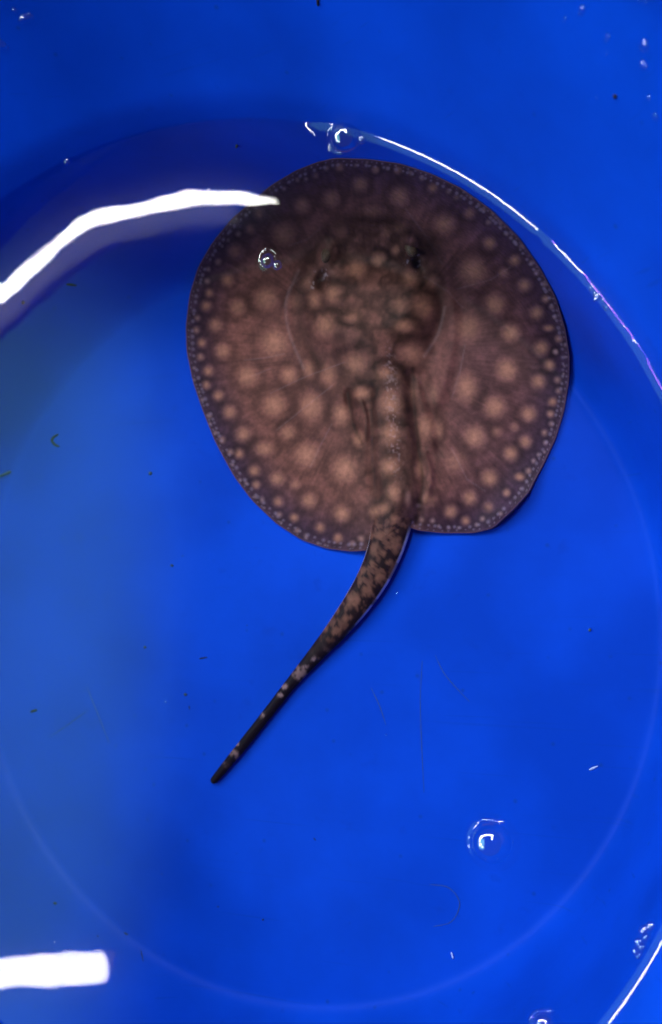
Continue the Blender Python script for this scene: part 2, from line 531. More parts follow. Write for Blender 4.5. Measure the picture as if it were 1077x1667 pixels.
AXIS_V = [330, 400, 500, 600, 700, 800, 870]
AXIS_U = [600, 600, 608, 622, 636, 645, 634]
def bump_e(u, v, cu, cv, ru, rv, ang=0.0):
    c, s = math.cos(ang), math.sin(ang)
    x = ((u - cu) * c + (v - cv) * s) / ru
    y = (-(u - cu) * s + (v - cv) * c) / rv
    return np.hypot(x, y)
def seg_dist(u, v, pts):
    d = np.full(u.shape, 1e9)
    for (a, b), (c, e) in zip(pts[:-1], pts[1:]):
        L2 = (c - a) ** 2 + (e - b) ** 2
        t = np.clip(((u - a) * (c - a) + (v - b) * (e - b)) / L2, 0, 1)
        d = np.minimum(d, np.hypot(u - a - t * (c - a), v - b - t * (e - b)))
    return d

def thickness(u, v, rn):
    """height of the back above the belly, metres"""
    t = 0.0005 + 0.0042 * (1 - rn ** 2.2)
    ax = np.interp(v, AXIS_V, AXIS_U)
    trunk = np.exp(-((u - ax) / 78.0) ** 2) * sstep(380, 470, v) * (1 - sstep(800, 900, v) * 0.5)
    t = t + 0.0055 * trunk
    ridge = np.exp(-((u - ax) / 32.0) ** 2) * sstep(430, 660, v)
    t = t + 0.0020 * ridge
    head = 1 - sstep(0.48, 1.24, bump_e(u, v, 600, 472, 126, 120))
    t = t + 0.0060 * head
    dish = np.exp(-bump_e(u, v, 600, 430, 38, 42) ** 2)
    t = t - 0.0013 * dish
    for (cu, cv, ru, rv, an, h) in ((531, 411, 20, 29, 0.32, 0.0060), (667, 402, 19, 27, -0.42, 0.0060),
                                    (545, 540, 46, 40, 0, 0.0016), (672, 515, 40, 50, 0, 0.0012), (660, 575, 34, 38, 0, 0.0008)):
        t = t + h * np.exp(-bump_e(u, v, cu, cv, ru, rv, an) ** 2)
    for (cu, cv, ru, rv, an, h) in ((521, 456, 10, 15, 0.5, 0.0040), (682, 428, 10, 13, -0.5, 0.0040), (557, 384, 20, 9, -0.2, 0.0011), (640, 366, 22, 8, 0.3, 0.0011)):
        t = t - h * np.exp(-bump_e(u, v, cu, cv, ru, rv, an) ** 2)
    # rim of the shoulder muscle, gill arches, folds of the pelvic fins
    for pts, w, h in (([(500, 420), (478, 480), (480, 540), (508, 610), (552, 650)], 12, 0.0010),
                      ([(716, 440), (737, 510), (728, 590), (712, 650)], 13, 0.0011),
                      ([(566, 640), (570, 668), (576, 694), (590, 722)], 7, -0.0016), ([(582, 646), (593, 672), (596, 700), (592, 722)], 6, 0.0012),
                      ([(600, 636), (604, 690), (606, 750), (610, 800)], 9, -0.0012),
                      ([(668, 610), (674, 680), (682, 740), (688, 790), (676, 850)], 9, -0.0011),
                      ([(684, 612), (698, 650), (712, 690), (716, 730)], 10, -0.0010), ([(712, 470), (718, 505), (704, 545)], 12, -0.0006),
                      ([(690, 740), (700, 775), (692, 815)], 7, 0.0012)):
        q = catmull(pts, 6)
        t = t + h * np.exp(-(seg_dist(u, v, [tuple(x) for x in q]) / w) ** 2)
    td = seg_dist(u, v, [(a, b) for a, b, c in TAIL[:5]])
    t = t + 0.0030 * np.exp(-(td / 26.0) ** 2) * sstep(760, 860, v)
    # slow ripples of the fin
    th = np.arctan2(v - CV, u - CU)
    t = t + rn ** 3 * 0.0010 * np.sin(th * 7 + 0.8) * (1 - rn ** 8)
    # turned-up corner of the right hind lobe
    t = t + 0.0040 * np.exp(-bump_e(u, v, 828, 832, 60, 26, -0.75) ** 2)
    return np.maximum(t, 0.0004)

def belly_z(xy):
    return tub_z(xy, 0.062) + 0.0010

# spots: zoomed reading of the photograph, (x, y, rx, ry) in a 350 px window enlarged 3.077 times
def win(ox, oy, sc, rows):
    out = []
    for r in rows:
        x, y, a = r[:3]
        b = r[3] if len(r) > 3 and r[3] > 0 else a
        k = r[4] if len(r) > 4 else 1.0
        out.append((ox + x / sc, oy + y / sc, a / sc, b / sc, k))
    return out
Z = 1077 / 350
SPOTS = win(290, 230, Z, [
    (910, 215, 42), (765, 285, 45), (618, 320, 42), (525, 465, 60), (285, 550, 42, 0, .7), (200, 605, 18), (245, 695, 34), (150, 640, 14), (145, 700, 17),
    (440, 785, 60), (295, 830, 42), (140, 825, 30), (155, 760, 24), (95, 885, 18), (90, 945, 20), (185, 920, 38), (118, 1010, 26), (222, 1050, 42),
    (480, 1010, 74), (360, 440, 28, 0, .7), (405, 365, 30, 0, .6), (300, 465, 15), (250, 495, 11), (220, 525, 9), (970, 355, 60, 32, .6), (808, 130, 26, 0, .7),
    (740, 135, 16), (890, 120, 13), (685, 172, 20, 0, .7), (640, 190, 13), (597, 192, 14), (550, 205, 9), (530, 238, 14), (945, 105, 9), (985, 140, 22, 0, .6),
    (808, 440, 44, 0, .7), (890, 640, 50), (770, 760, 46), (735, 920, 58), (680, 790, 34, 52, .8), (585, 800, 40, 0, .6), (1000, 590, 36, 0, .7), (880, 870, 50, 38, .6), (640, 710, 40, 36, .6)])
SPOTS += win(600, 230, Z, [
    (155, 275, 50), (380, 415, 54), (320, 235, 28), (505, 360, 32, 0, .7), (605, 510, 36), (520, 650, 72), (730, 595, 33), (675, 660, 28, 0, .6), (780, 720, 36),
    (630, 815, 56), (495, 935, 78, 80, .75), (710, 960, 48), (840, 860, 38), (865, 1035, 42), (885, 790, 22), (880, 715, 16), (840, 660, 16), (815, 610, 14),
    (765, 525, 14), (735, 510, 12), (690, 465, 12), (600, 405, 16), (575, 345, 14), (550, 320, 12), (510, 280, 10), (480, 250, 12), (440, 280, 18, 0, .6),
    (400, 250, 16), (265, 185, 16), (210, 160, 15), (145, 145, 24, 0, .7), (95, 135, 14), (35, 145, 20, 0, .7), (660, 410, 12), (620, 360, 12), (640, 385, 9),
    (915, 830, 15), (930, 880, 14), (900, 935, 30, 18), (950, 990, 22), (935, 1055, 16), (985, 1020, 12),
    (275, 830, 60, 66, .8), (205, 685, 42, 0, .8), (322, 705, 36, 0, .8), (135, 545, 28), (50, 590, 36, 0, .8), (175, 925, 62, 36, .9), (85, 450, 36, 0, .5), (160, 430, 44, 30, .6), (150, 820, 44, 0, .6), (265, 590, 22, 0, .7)])
SPOTS += win(290, 560, Z, [
    (345, 160, 54), (555, 155, 45), (655, 125, 34, 48, .8), (755, 150, 46, 64, .7), (478, 305, 64), (665, 315, 60, 74), (200, 258, 30), (255, 342, 38),
    (325, 452, 42), (430, 525, 52, 38), (552, 445, 42, 0, .8), (640, 555, 64), (835, 625, 66, 74), (305, 550, 27), (380, 635, 33), (390, 705, 24), (495, 675, 40),
    (585, 705, 28, 0, .6), (655, 785, 42), (500, 790, 29), (820, 850, 46), (710, 920, 29), (580, 870, 26), (800, 972, 27), (915, 975, 19), (872, 1000, 17),
    (985, 840, 34), (595, 935, 17), (640, 965, 13, 20), (505, 855, 18), (420, 780, 14, 20), (220, 480, 20), (260, 540, 18), (185, 445, 14), (155, 360, 16),
    (158, 400, 10), (150, 135, 32), (140, 205, 25), (110, 65, 21), (80, 120, 11), (78, 180, 10), (103, 240, 10), (120, 280, 12), (270, 605, 12), (310, 680, 10),
    (340, 700, 12), (385, 765, 12), (430, 820, 8), (515, 895, 9), (700, 998, 10), (735, 1008, 9),
    (885, 100, 66, 68, .9), (815, 350, 46, 60), (905, 475, 32, 42), (920, 245, 45, 36)])
SPOTS += win(600, 560, Z, [
    (110, 305, 56, 74), (105, 615, 56), (110, 450, 54, 62, .9), (295, 415, 58, 70, .9), (348, 430, 26, 48, .7), (490, 220, 60, 80, .9), (690, 130, 60), (630, 315, 60),
    (530, 465, 60), (850, 190, 40), (800, 350, 44), (785, 490, 36), (710, 550, 40), (605, 670, 46), (505, 770, 40), (410, 840, 36), (300, 780, 38, 0, .8),
    (485, 885, 26), (430, 590, 60, 66, .5), (570, 875, 16), (600, 815, 30, 0, .6), (690, 745, 22), (755, 665, 30, 22), (800, 635, 18), (825, 585, 14),
    (905, 105, 30), (945, 180, 20), (950, 235, 18), (920, 290, 27), (910, 350, 22), (915, 400, 16), (880, 445, 20), (885, 495, 14), (880, 540, 10), (850, 555, 12),
    (935, 40, 16), (980, 110, 9), (975, 150, 8), (985, 65, 9), (730, 415, 26, 0, .5), (640, 440, 30, 0, .4), (255, 630, 26, 56), (125, 745, 42, 60, .8),
    (75, 825, 34, 36, .9), (320, 885, 16), (350, 912, 10), (400, 920, 12), (450, 920, 10), (540, 905, 12), (660, 850, 14), (760, 725, 9), (195, 770, 20, 46, .8),
    (220, 250, 26, 56, .6), (85, 150, 60, 40, .8), (215, 45, 64, 58, .8), (325, 250, 24, 60, .5), (250, 810, 14), (265, 880, 18, 0, .7), (130, 880, 30, 0, .7)])
TZ = 1077 / 400
TAILSPOTS = win(320, 860, TZ, [
    (775, 90, 24, 34), (818, 105, 15, 18), (872, 75, 32, 46), (800, 30, 26, 22), (770, 155, 12, 24), (732, 182, 20, 22), (805, 215, 32, 26), (685, 318, 36, 36),
    (752, 270, 22, 28), (650, 395, 13, 13), (612, 450, 26, 24), (560, 440, 14, 22), (510, 575, 13, 10), (474, 607, 17, 10), (385, 692, 16, 14), (365, 732, 14, 9),
    (288, 820, 12, 12), (180, 945, 11, 9), (715, 230, 12, 16), (845, 150, 20, 16), (615, 355, 12, 22), (840, 20, 26, 22), (760, 30, 16, 22)])

def srgb(*c):
    c = np.array(c, float) / 255
    return np.where(c <= 0.04045, c / 12.92, ((c + 0.055) / 1.055) ** 2.4)
GAIN = 1.12     # albedo over photographed value

PALE_LINES = [[(398, 586), (430, 583), (462, 576)], [(410, 612), (440, 600)], [(440, 640), (500, 612), (560, 590)], [(450, 700), (500, 660), (540, 628)],
         [(505, 760), (525, 718), (540, 690)], [(462, 500), (470, 470), (490, 450)], [(735, 650), (750, 600), (757, 560)], [(690, 450), (730, 475), (752, 500)],
         [(745, 470), (800, 455), (830, 435)], [(660, 340), (690, 380), (720, 430)], [(470, 400), (500, 390), (520, 372)], [(735, 730), (760, 780), (790, 800)]]

def pattern(u, v, rn, tail):
    n = len(u)
    th = np.arctan2(v - CV, u - CU)
    base = np.tile(srgb(106, 65, 60), (n, 1))
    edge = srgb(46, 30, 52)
    front = srgb(92, 57, 58)
    head_c = srgb(88, 56, 50)
    def mix(a, b, t): return a * (1 - t[:, None]) + b * t[:, None]
    c = mix(base, front, sstep(560, 330, v) * 0.75)
    c = mix(c, np.tile(srgb(82, 50, 57), (n, 1)), sstep(660, 800, u) * 0.75)
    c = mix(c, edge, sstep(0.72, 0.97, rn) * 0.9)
    # large soft blotches
    c = c * (0.86 + 0.28 * fbm(u / 46, v / 46, 21))[:, None]
    ax = np.interp(v, AXIS_V, AXIS_U)
    mid = np.maximum(1 - sstep(0.75, 1.1, bump_e(u, v, 600, 470, 118, 110)), np.exp(-((u - ax) / 60) ** 2) * sstep(520, 560, v))
    c = mix(c, head_c, mid * 0.75)
    # fin rays: fine radial streaks
    rr = np.hypot(u - CU, v - CV)
    st = fbm(th * 46 + 40, rr / 90, 31, 2) * 0.6 + fbm(th * 95 + 90, rr / 60, 37, 2) * 0.4
    amt = sstep(0.36, 0.60, rn) * (1 - tail) * 0.42
    c = c * (1 + amt * (st - 0.5) * 1.5)[:, None]
    # dark mesh between the spots, stronger on the head
    nw = np.abs(fbm(u / 26, v / 26, 51, 3) - 0.5) * 2
    c = c * (1 - (0.16 + 0.42 * mid) * np.exp(-(nw / 0.30) ** 2))[:, None]
    c = c * (0.86 + 0.28 * fbm(u / 7, v / 7, 57, 2))[:, None]
    big, small = srgb(156, 106, 88), srgb(130, 104, 114)
    wob = (fbm(u / 11, v / 11, 77, 3) - 0.5) * 0.20
    for (su, sv, a, b, k) in SPOTS:
        sel = np.where((np.abs(u - su) < a * 2.8) & (np.abs(v - sv) < b * 2.8) & (tail < 0.9))[0]
        if len(sel) == 0: continue
        d = np.hypot((u[sel] - su) / a, (v[sel] - sv) / b) + wob[sel]
        halo = np.exp(-((d - 1.45) / 0.48) ** 2) * (0.14 + 0.22 * min(1, a / 14)) * (0.4 + 0.6 * k)
        c[sel] *= (1 - halo)[:, None]
        f = (0.50 * np.exp(-np.abs(d / 0.82) ** 2.8) + 0.22 * np.exp(-(d / 0.40) ** 2)) * k * (0.92 if a > 7 else 0.80)
        s = sstep(9, 3, np.array([a]))[0]
        far = sstep(700, 300, np.array([sv]))[0] * 0.30
        col = (big * (1 - s) + small * s) * (1 - far)
        c[sel] = mix(c[sel], np.tile(col, (len(sel), 1)), f)
    # small dots along the margin
    r2 = random.Random(5)
    t = -math.pi
    while t < math.pi:
        R = float(outline_radius(np.array([t]))[0])
        for q, a in ((0.966, r2.uniform(2.0, 3.4)), (0.986, r2.uniform(1.1, 2.0))):
            tt = t + r2.uniform(-.01, .01)
            su, sv = CU + R * q * math.cos(tt), CV + R * q * math.sin(tt)
            sel = np.where((np.abs(u - su) < 8) & (np.abs(v - sv) < 8) & (tail < 0.5))[0]
            if len(sel):
                d = np.hypot(u[sel] - su, v[sel] - sv) / a
                c[sel] = mix(c[sel], np.tile(srgb(112, 94, 116), (len(sel), 1)), sstep(1.5, 0.2, d) * 0.52)
        t += r2.uniform(0.026, 0.042)
    for pts in PALE_LINES:  # thin pale lines across the disc
        dv = seg_dist(u, v, pts) + 2.0 * np.abs(fbm(u / 9, v / 9, 91, 2) - 0.5)
        c = mix(c, np.tile(srgb(134, 112, 124), (n, 1)), np.exp(-(dv / 1.3) ** 2) * 0.13 * (1 - tail))
    # thorn row on the back
    dx = np.abs(u - np.interp(v, [560, 700, 800], [632, 640, 648]))
    th_row = np.exp(-(dx / 9) ** 2) * sstep(0.5, 0.9, vnoise(u / 3.2, v / 3.2, 97)) * sstep(540, 600, v) * (1 - sstep(740, 800, v))
    c = mix(c, np.tile(srgb(150, 122, 128), (n, 1)), th_row * 0.35)
    # pigment lines plus painted crease shading round the raised body, pale line outside
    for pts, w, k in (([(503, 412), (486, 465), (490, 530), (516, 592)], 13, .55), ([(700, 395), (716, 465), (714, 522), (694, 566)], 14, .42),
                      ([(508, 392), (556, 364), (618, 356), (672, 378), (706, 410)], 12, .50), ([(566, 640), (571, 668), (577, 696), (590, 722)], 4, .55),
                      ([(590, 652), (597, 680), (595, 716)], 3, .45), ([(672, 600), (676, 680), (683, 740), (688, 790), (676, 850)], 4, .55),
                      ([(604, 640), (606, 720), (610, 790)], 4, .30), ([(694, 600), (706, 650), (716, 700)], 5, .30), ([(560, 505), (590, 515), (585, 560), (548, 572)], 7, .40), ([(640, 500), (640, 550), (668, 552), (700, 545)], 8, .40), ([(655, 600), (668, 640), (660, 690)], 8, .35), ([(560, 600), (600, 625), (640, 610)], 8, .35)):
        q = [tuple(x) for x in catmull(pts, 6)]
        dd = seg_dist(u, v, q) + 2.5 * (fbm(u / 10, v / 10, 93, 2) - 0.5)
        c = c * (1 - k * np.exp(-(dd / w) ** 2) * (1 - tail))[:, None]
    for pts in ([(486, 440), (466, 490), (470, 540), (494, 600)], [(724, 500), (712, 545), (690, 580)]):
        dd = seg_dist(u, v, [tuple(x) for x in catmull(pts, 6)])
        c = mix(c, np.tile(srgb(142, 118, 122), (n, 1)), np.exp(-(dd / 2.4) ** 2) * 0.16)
    # eyelids and spiracles: dark outline, shade painted in the pit, sparkles painted pale
    for (eu, ev, ru, rv, an) in ((531, 412, 19, 29, 0.30), (668, 402, 17, 26, -0.40)):
        d = bump_e(u, v, eu, ev, ru, rv, an)
        c = c * (1 - 0.62 * np.exp(-((d - 1.0) / 0.22) ** 2) * (0.45 + 0.55 * vnoise(u / 8, v / 8, 83)))[:, None]
    for (eu, ev, ru, rv, an) in ((521, 452, 11, 19, 0.25), (676, 424, 11, 14, -0.5)):
        d = bump_e(u, v, eu, ev, ru, rv, an)
        c = c * (1 - 0.60 * np.exp(-(d / 0.80) ** 4))[:, None]
        c = mix(c, np.tile(srgb(176, 160, 172), (n, 1)), sstep(0.72, 0.86, vnoise(u / 3.4, v / 3.4, 87)) * np.exp(-((d - 0.95) / 0.5) ** 2) * 0.36 * sstep(0.35, 0.7, vnoise(u / 11, v / 11, 89)))
    # the thin red-brown margin
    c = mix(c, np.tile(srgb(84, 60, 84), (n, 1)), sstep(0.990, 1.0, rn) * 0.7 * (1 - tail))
    # tail
    ts = np.where(tail > 0)[0]
    if len(ts):
        ut, vt = u[ts], v[ts]
        tc = np.tile(srgb(26, 14, 20), (len(ts), 1)) * (0.75 + 0.5 * fbm(ut / 8, vt / 8, 61, 3))[:, None]
        tc = mix(tc, np.tile(srgb(16, 8, 18), (len(ts), 1)), sstep(1010, 1120, vt))
        mot = sstep(0.545, 0.62, fbm(ut / 7.5 + 3, vt / 7.5, 65, 3)) * (1 - sstep(1010, 1075, vt))
        tc = mix(tc, np.tile(srgb(84, 54, 48), (len(ts), 1)), mot * 0.75)
        band = sstep(0.60, 0.75, vnoise((vt - 0.8 * ut) / 14, 0 * vt + 2.5, 67)) * sstep(1040, 1090, vt) * (1 - sstep(1225, 1262, vt))
        tc = mix(tc, np.tile(srgb(104, 80, 84), (len(ts), 1)), band * 0.80 * sstep(0.25, 0.55, vnoise(ut / 5, vt / 5, 69)))
        w2 = (fbm(ut / 7, vt / 7, 63, 2) - 0.5) * 0.9
        for (su, sv, a, b, k) in TAILSPOTS + [s for s in SPOTS if s[1] > 800 and 585 < s[0] < 680]:
            d = np.hypot((ut - su) / a, (vt - sv) / b) + w2
            col = srgb(92, 60, 52) if sv < 1060 else srgb(112, 88, 96)
            tc = mix(tc, np.tile(col, (len(ts), 1)), sstep(1.15, 0.45, d) * 0.85)
        c[ts] = mix(c[ts], tc, tail[ts])
    return np.clip(c * GAIN, 0.002, 0.8)

def build_ray():
    th = np.linspace(-math.pi, math.pi, NA, endpoint=False)
    R = outline_radius(th)
    rn1 = 1 - (1 - np.linspace(0, 1, NR + 1)[1:]) ** 1.15
    rn = np.repeat(rn1, NA)
    u = CU + np.tile(R * np.cos(th), NR) * rn
    v = CV + np.tile(R * np.sin(th), NR) * rn
    u = np.r_[u, CU]; v = np.r_[v, CV]; rn = np.r_[rn, 0.0]
    tk = thickness(u, v, rn)
    d = dirs(np.stack([u, v], 1))
    lo = np.full(len(u), .05); hi = np.full(len(u), .75)
    for _ in range(44):
        m = .5 * (lo + hi)
        p = CAM + d * m[:, None]
        ab = p[:, 2] > belly_z(p[:, :2]) + tk
        lo = np.where(ab, m, lo); hi = np.where(ab, hi, m)
    top = CAM + d * hi[:, None]
    nt = NR * NA + 1
    # belly: a coarser sheet straight below
    bot = top.copy()
    bot[:, 2] = belly_z(top[:, :2]) - 0.0004
    faces = []
    for i in range(NR - 1):
        for k in range(NA):
            k2 = (k + 1) % NA
            faces.append((i * NA + k, i * NA + k2, (i + 1) * NA + k2, (i + 1) * NA + k))
    c = NR * NA
    for k in range(NA):
        faces.append((c, (k + 1) % NA, k))
    rings = list(range(0, NR - 1, 6)) + [NR - 1]
    bv = [bot[i * NA:(i + 1) * NA] for i in rings]
    off = nt
    for j in range(len(rings) - 1):
        for k in range(NA):
            k2 = (k + 1) % NA
            faces.append((off + j * NA + k, off + (j + 1) * NA + k, off + (j + 1) * NA + k2, off + j * NA + k2))
    bc = off + len(rings) * NA
    for k in range(NA):
        faces.append((bc, off + k, off + (k + 1) % NA))
    last = off + (len(rings) - 1) * NA
    for k in range(NA):
        k2 = (k + 1) % NA
        faces.append(((NR - 1) * NA + k, (NR - 1) * NA + k2, last + k2, last + k))
    V = np.concatenate([top] + bv + [bot[-1:]])
    U2 = np.concatenate([u] + [u[i * NA:(i + 1) * NA] for i in rings] + [u[-1:]])
    V2 = np.concatenate([v] + [v[i * NA:(i + 1) * NA] for i in rings] + [v[-1:]])
    RN = np.concatenate([rn] + [rn[i * NA:(i + 1) * NA] for i in rings] + [rn[-1:]])
    # where the disc runs into the tail root it takes the tail's markings
    td = seg_dist(U2, V2, [(a, b) for a, b, c_ in TAIL[:6]])
    tw = (1 - sstep(20, 36, td)) * sstep(800, 885, V2)
    # tail: a flattened tube lying on the floor
    path = catmull([(a, b, w) for a, b, w in TAIL], 16)
    n = len(path); seg = 40
    ctr = on_surface(path[:, :2], lambda xy: belly_z(xy))
    q0 = dirs(path[:, :2])
    wid = path[:, 2] / FPX * np.linalg.norm(ctr - CAM, axis=1)
    hgt = wid * np.interp(np.arange(n) / n, [0, .3, .6, 1], [0.52, 0.52, 0.72, 0.95])
    # raise the axis by half the height, along the line of sight so that it stays where it is seen
    ctr = ctr - q0 * ((hgt * 0.92) / -q0[:, 2])[:, None]
    tv, tf = [], []
    for i in range(n):
        t = Vector(ctr[min(i + 1, n - 1)] - ctr[max(i - 1, 0)]).normalized()
        s = t.cross(Vector((0, 0, 1))).normalized()
        up = s.cross(t).normalized()
        e = 1.0 if i < n - 3 else (0.93, 0.74, 0.42)[i - (n - 3)]
        if i < 6: e *= 0.35 + 0.65 * i / 6
        for k in range(seg):
            a = 2 * math.pi * k / seg
            ca, sa = math.cos(a), math.sin(a)
            # skin fold along each side: the section is drawn out to an edge
            fx = math.copysign(abs(ca) ** 0.85, ca) * wid[i] * e
            fz = math.copysign(abs(sa) ** 1.05, sa) * hgt[i] * e
            dv = s * fx + up * fz
            tv.append((ctr[i][0] + dv.x, ctr[i][1] + dv.y, ctr[i][2] + dv.z))
    for i in range(n - 1):
        for k in range(seg):
            k2 = (k + 1) % seg
            tf.append((i * seg + k, (i + 1) * seg + k, (i + 1) * seg + k2, i * seg + k2))
    cc = len(tv)
    tv.append(tuple(ctr[0])); tv.append(tuple(ctr[-1]))
    for k in range(seg):
        k2 = (k + 1) % seg
        tf.append((cc, k, k2)); tf.append((cc + 1, (n - 1) * seg + k2, (n - 1) * seg + k))
    tv = np.array(tv)
    tp = to_pixel(tv)
    base = len(V)
    faces += [tuple(base + x for x in q) for q in tf]
    V = np.concatenate([V, tv])
    U2 = np.r_[U2, tp[:, 0]]; V2 = np.r_[V2, tp[:, 1]]
    RN = np.r_[RN, np.full(len(tv), 0.5)]
    tw = np.r_[tw, sstep(800, 885, tp[:, 1])]
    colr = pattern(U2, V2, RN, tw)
    # pale skin fold along both sides of the tail
    ti = np.arange(len(tv) - 2)
    ca = np.abs(np.cos(2 * np.pi * (ti % seg) / seg))
    vv = tp[:-2, 1]
    pale = sstep(0.90, 0.99, ca) * sstep(850, 885, vv) * (1 - sstep(1000, 1040, vv)) * (0.35 + 0.65 * (vnoise(vv / 14, ca * 0, 71) > 0.35))
    pc = srgb(176, 168, 192) * GAIN
    colr[base + ti] = colr[base + ti] * (1 - pale[:, None]) + pc * pale[:, None]
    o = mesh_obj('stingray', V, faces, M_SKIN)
    at = o.data.color_attributes.new('pattern', 'FLOAT_COLOR', 'POINT')
    at.data.foreach_set('color', np.c_[colr, np.ones(len(colr))].astype(np.float32).ravel())
    tag(o, 'dark brown stingray with pale round spots and a long tail resting on the tub floor', 'stingray')
    # eyes
    for (eu, ev, ang) in ((530, 413, 0.3), (668, 403, -0.4)):
        k = int(np.argmin((u - eu) ** 2 + (v - ev) ** 2))
        p = top[k]
        ev_, ef_ = [], []
        for i in range(9):
            a = math.pi * i / 8
            for j in range(16):
                b = 2 * math.pi * j / 16
                x, y, z = math.sin(a) * math.cos(b) * 0.0026, math.sin(a) * math.sin(b) * 0.0038, math.cos(a) * 0.0020
                cx = x * math.cos(ang) + y * math.sin(ang)
                cy = -x * math.sin(ang) + y * math.cos(ang)
                ev_.append((p[0] + cx, p[1] + cy, p[2] - 0.0011 + z))
        for i in range(8):
            for j in range(16):
                j2 = (j + 1) % 16
                ef_.append((i * 16 + j, (i + 1) * 16 + j, (i + 1) * 16 + j2, i * 16 + j2))
        mesh_obj('eye', ev_, ef_, M_EYE, o)
build_ray()

# ------------------------------------------------------------------ bubbles
def px_size(p):
    return float(np.linalg.norm(np.asarray(p) - CAM)) / FPX

def dome_mesh(R, bulge=0.92, nu=20, nv=40, skirt=True):
    """a thin bubble dome with the little water collar that climbs round it"""
    v, f = [(0, 0, R * bulge)], []
    rows = []
    for i in range(1, nu + 1):
        a = 0.5 * math.pi * i / nu
        rows.append((R * math.sin(a), R * bulge * math.cos(a)))
    for (r, z) in rows:
        for j in range(nv):
            b = 2 * math.pi * j / nv
            v.append((r * math.cos(b), r * math.sin(b), z))
    for j in range(nv):
        f.append((0, 1 + j, 1 + (j + 1) % nv))
    for i in range(nu - 1):
        for j in range(nv):
            j2 = (j + 1) % nv
            f.append((1 + i * nv + j, 1 + (i + 1) * nv + j, 1 + (i + 1) * nv + j2, 1 + i * nv + j2))
    return v, f

def collar_mesh(R, wide=1.32, s0=0.9, s1=0.03, nv=48):
    """water drawn up round the dome; the slope eases from s0 at the film to s1 at the outer edge"""
    v, f = [], []
    ts = np.linspace(0, 1, 12)
    sl = s1 + (s0 - s1) * (1 - ts) ** 1.6
    dr = R * (wide - 1) / 11
    zz = np.r_[np.cumsum((sl[::-1][:-1] + sl[::-1][1:]) * 0.5 * dr)[::-1], 0.0] + 0.00003
    for r, z in zip(R * (1 + (wide - 1) * ts), zz):
        for j in range(nv):
            b = 2 * math.pi * j / nv
            v.append((r * math.cos(b), r * math.sin(b), z))
    for i in range(11):
        for j in range(nv):
            j2 = (j + 1) % nv
            f.append((i * nv + j, (i + 1) * nv + j, (i + 1) * nv + j2, i * nv + j2))
    return v, f

def bubble(uv, rpx, label, group=None, name='bubble', collar=True, bulge=0.85, wide=1.32, s0=0.9):
    p = on_water([uv])[0]
    R = rpx * px_size(p)
    rho = math.hypot(p[0] / ASP, p[1])
    lim = rho_at(0) - R * 0.30
    if rho > lim:
        p = p * (lim / rho)
    root = bpy.data.objects.new(name, None)
    root.location = (p[0], p[1], 0.0)
    COL.objects.link(root)
    tag(root, label, 'bubble', group)
    v, f = dome_mesh(R, bulge)
    mesh_obj('film', v, f, M_BUBBLE, root)
    if collar:
        v, f = collar_mesh(R, wide, s0)
        mesh_obj('water_collar', v, f, M_WATER, root)
    return root

bubble((563, 222), 25, 'large clear bubble touching the waterline in front of the stingray snout')
bubble((590, 226), 8, 'small clear bubble stuck to the side of the large waterline bubble', collar=False)
bubble((544, 203), 6, 'tiny clear bubble by the short white glint of the waterline', collar=False)
bubble((801, 1371), 32, 'lone clear bubble ringed with purple glints floating over bare tub floor', wide=1.4, s0=0.7)
bubble((437, 425), 12, 'clear bubble with a white crescent floating over the stingray fin', bulge=1.0, wide=1.75, s0=0.42)
bubble((452, 432), 8, 'small clear bubble beside the crescent bubble over the stingray fin', collar=False)
bubble((101, 225), 6, 'tiny lone bubble near the shaded wall of the tub', collar=False)
bubble((888, 1668), 19, 'clear bubble at the end of the foam streak along the wall')
for (a, b, r) in ((964, 467, 6), (971, 477, 6), (970, 487, 5), (986, 473, 8), (983, 489, 5), (996, 495, 7)):
    bubble((a, b), r, 'tiny clear bubble in the clump on the waterline beside the stingray', 'bubbles clumped at the waterline by the stingray', collar=False)
for (a, b, r) in ((1061, 1508, 8), (1050, 1515, 9), (1053, 1526, 7), (1042, 1535, 8), (1046, 1543, 6), (1036, 1549, 6), (1040, 1557, 5)):
    bubble((a, b), r, 'small clear bubble in the foam streak along the lit wall', 'foam bubbles along the lit wall', collar=False)
for (a, b) in ((629, 1196), (724, 217), (647, 965), (270, 1143), (90, 1533)):
    bubble((a, b), 2.2, 'pinhead air bubble floating alone on the open water', 'pinhead bubbles on the open water', collar=False)

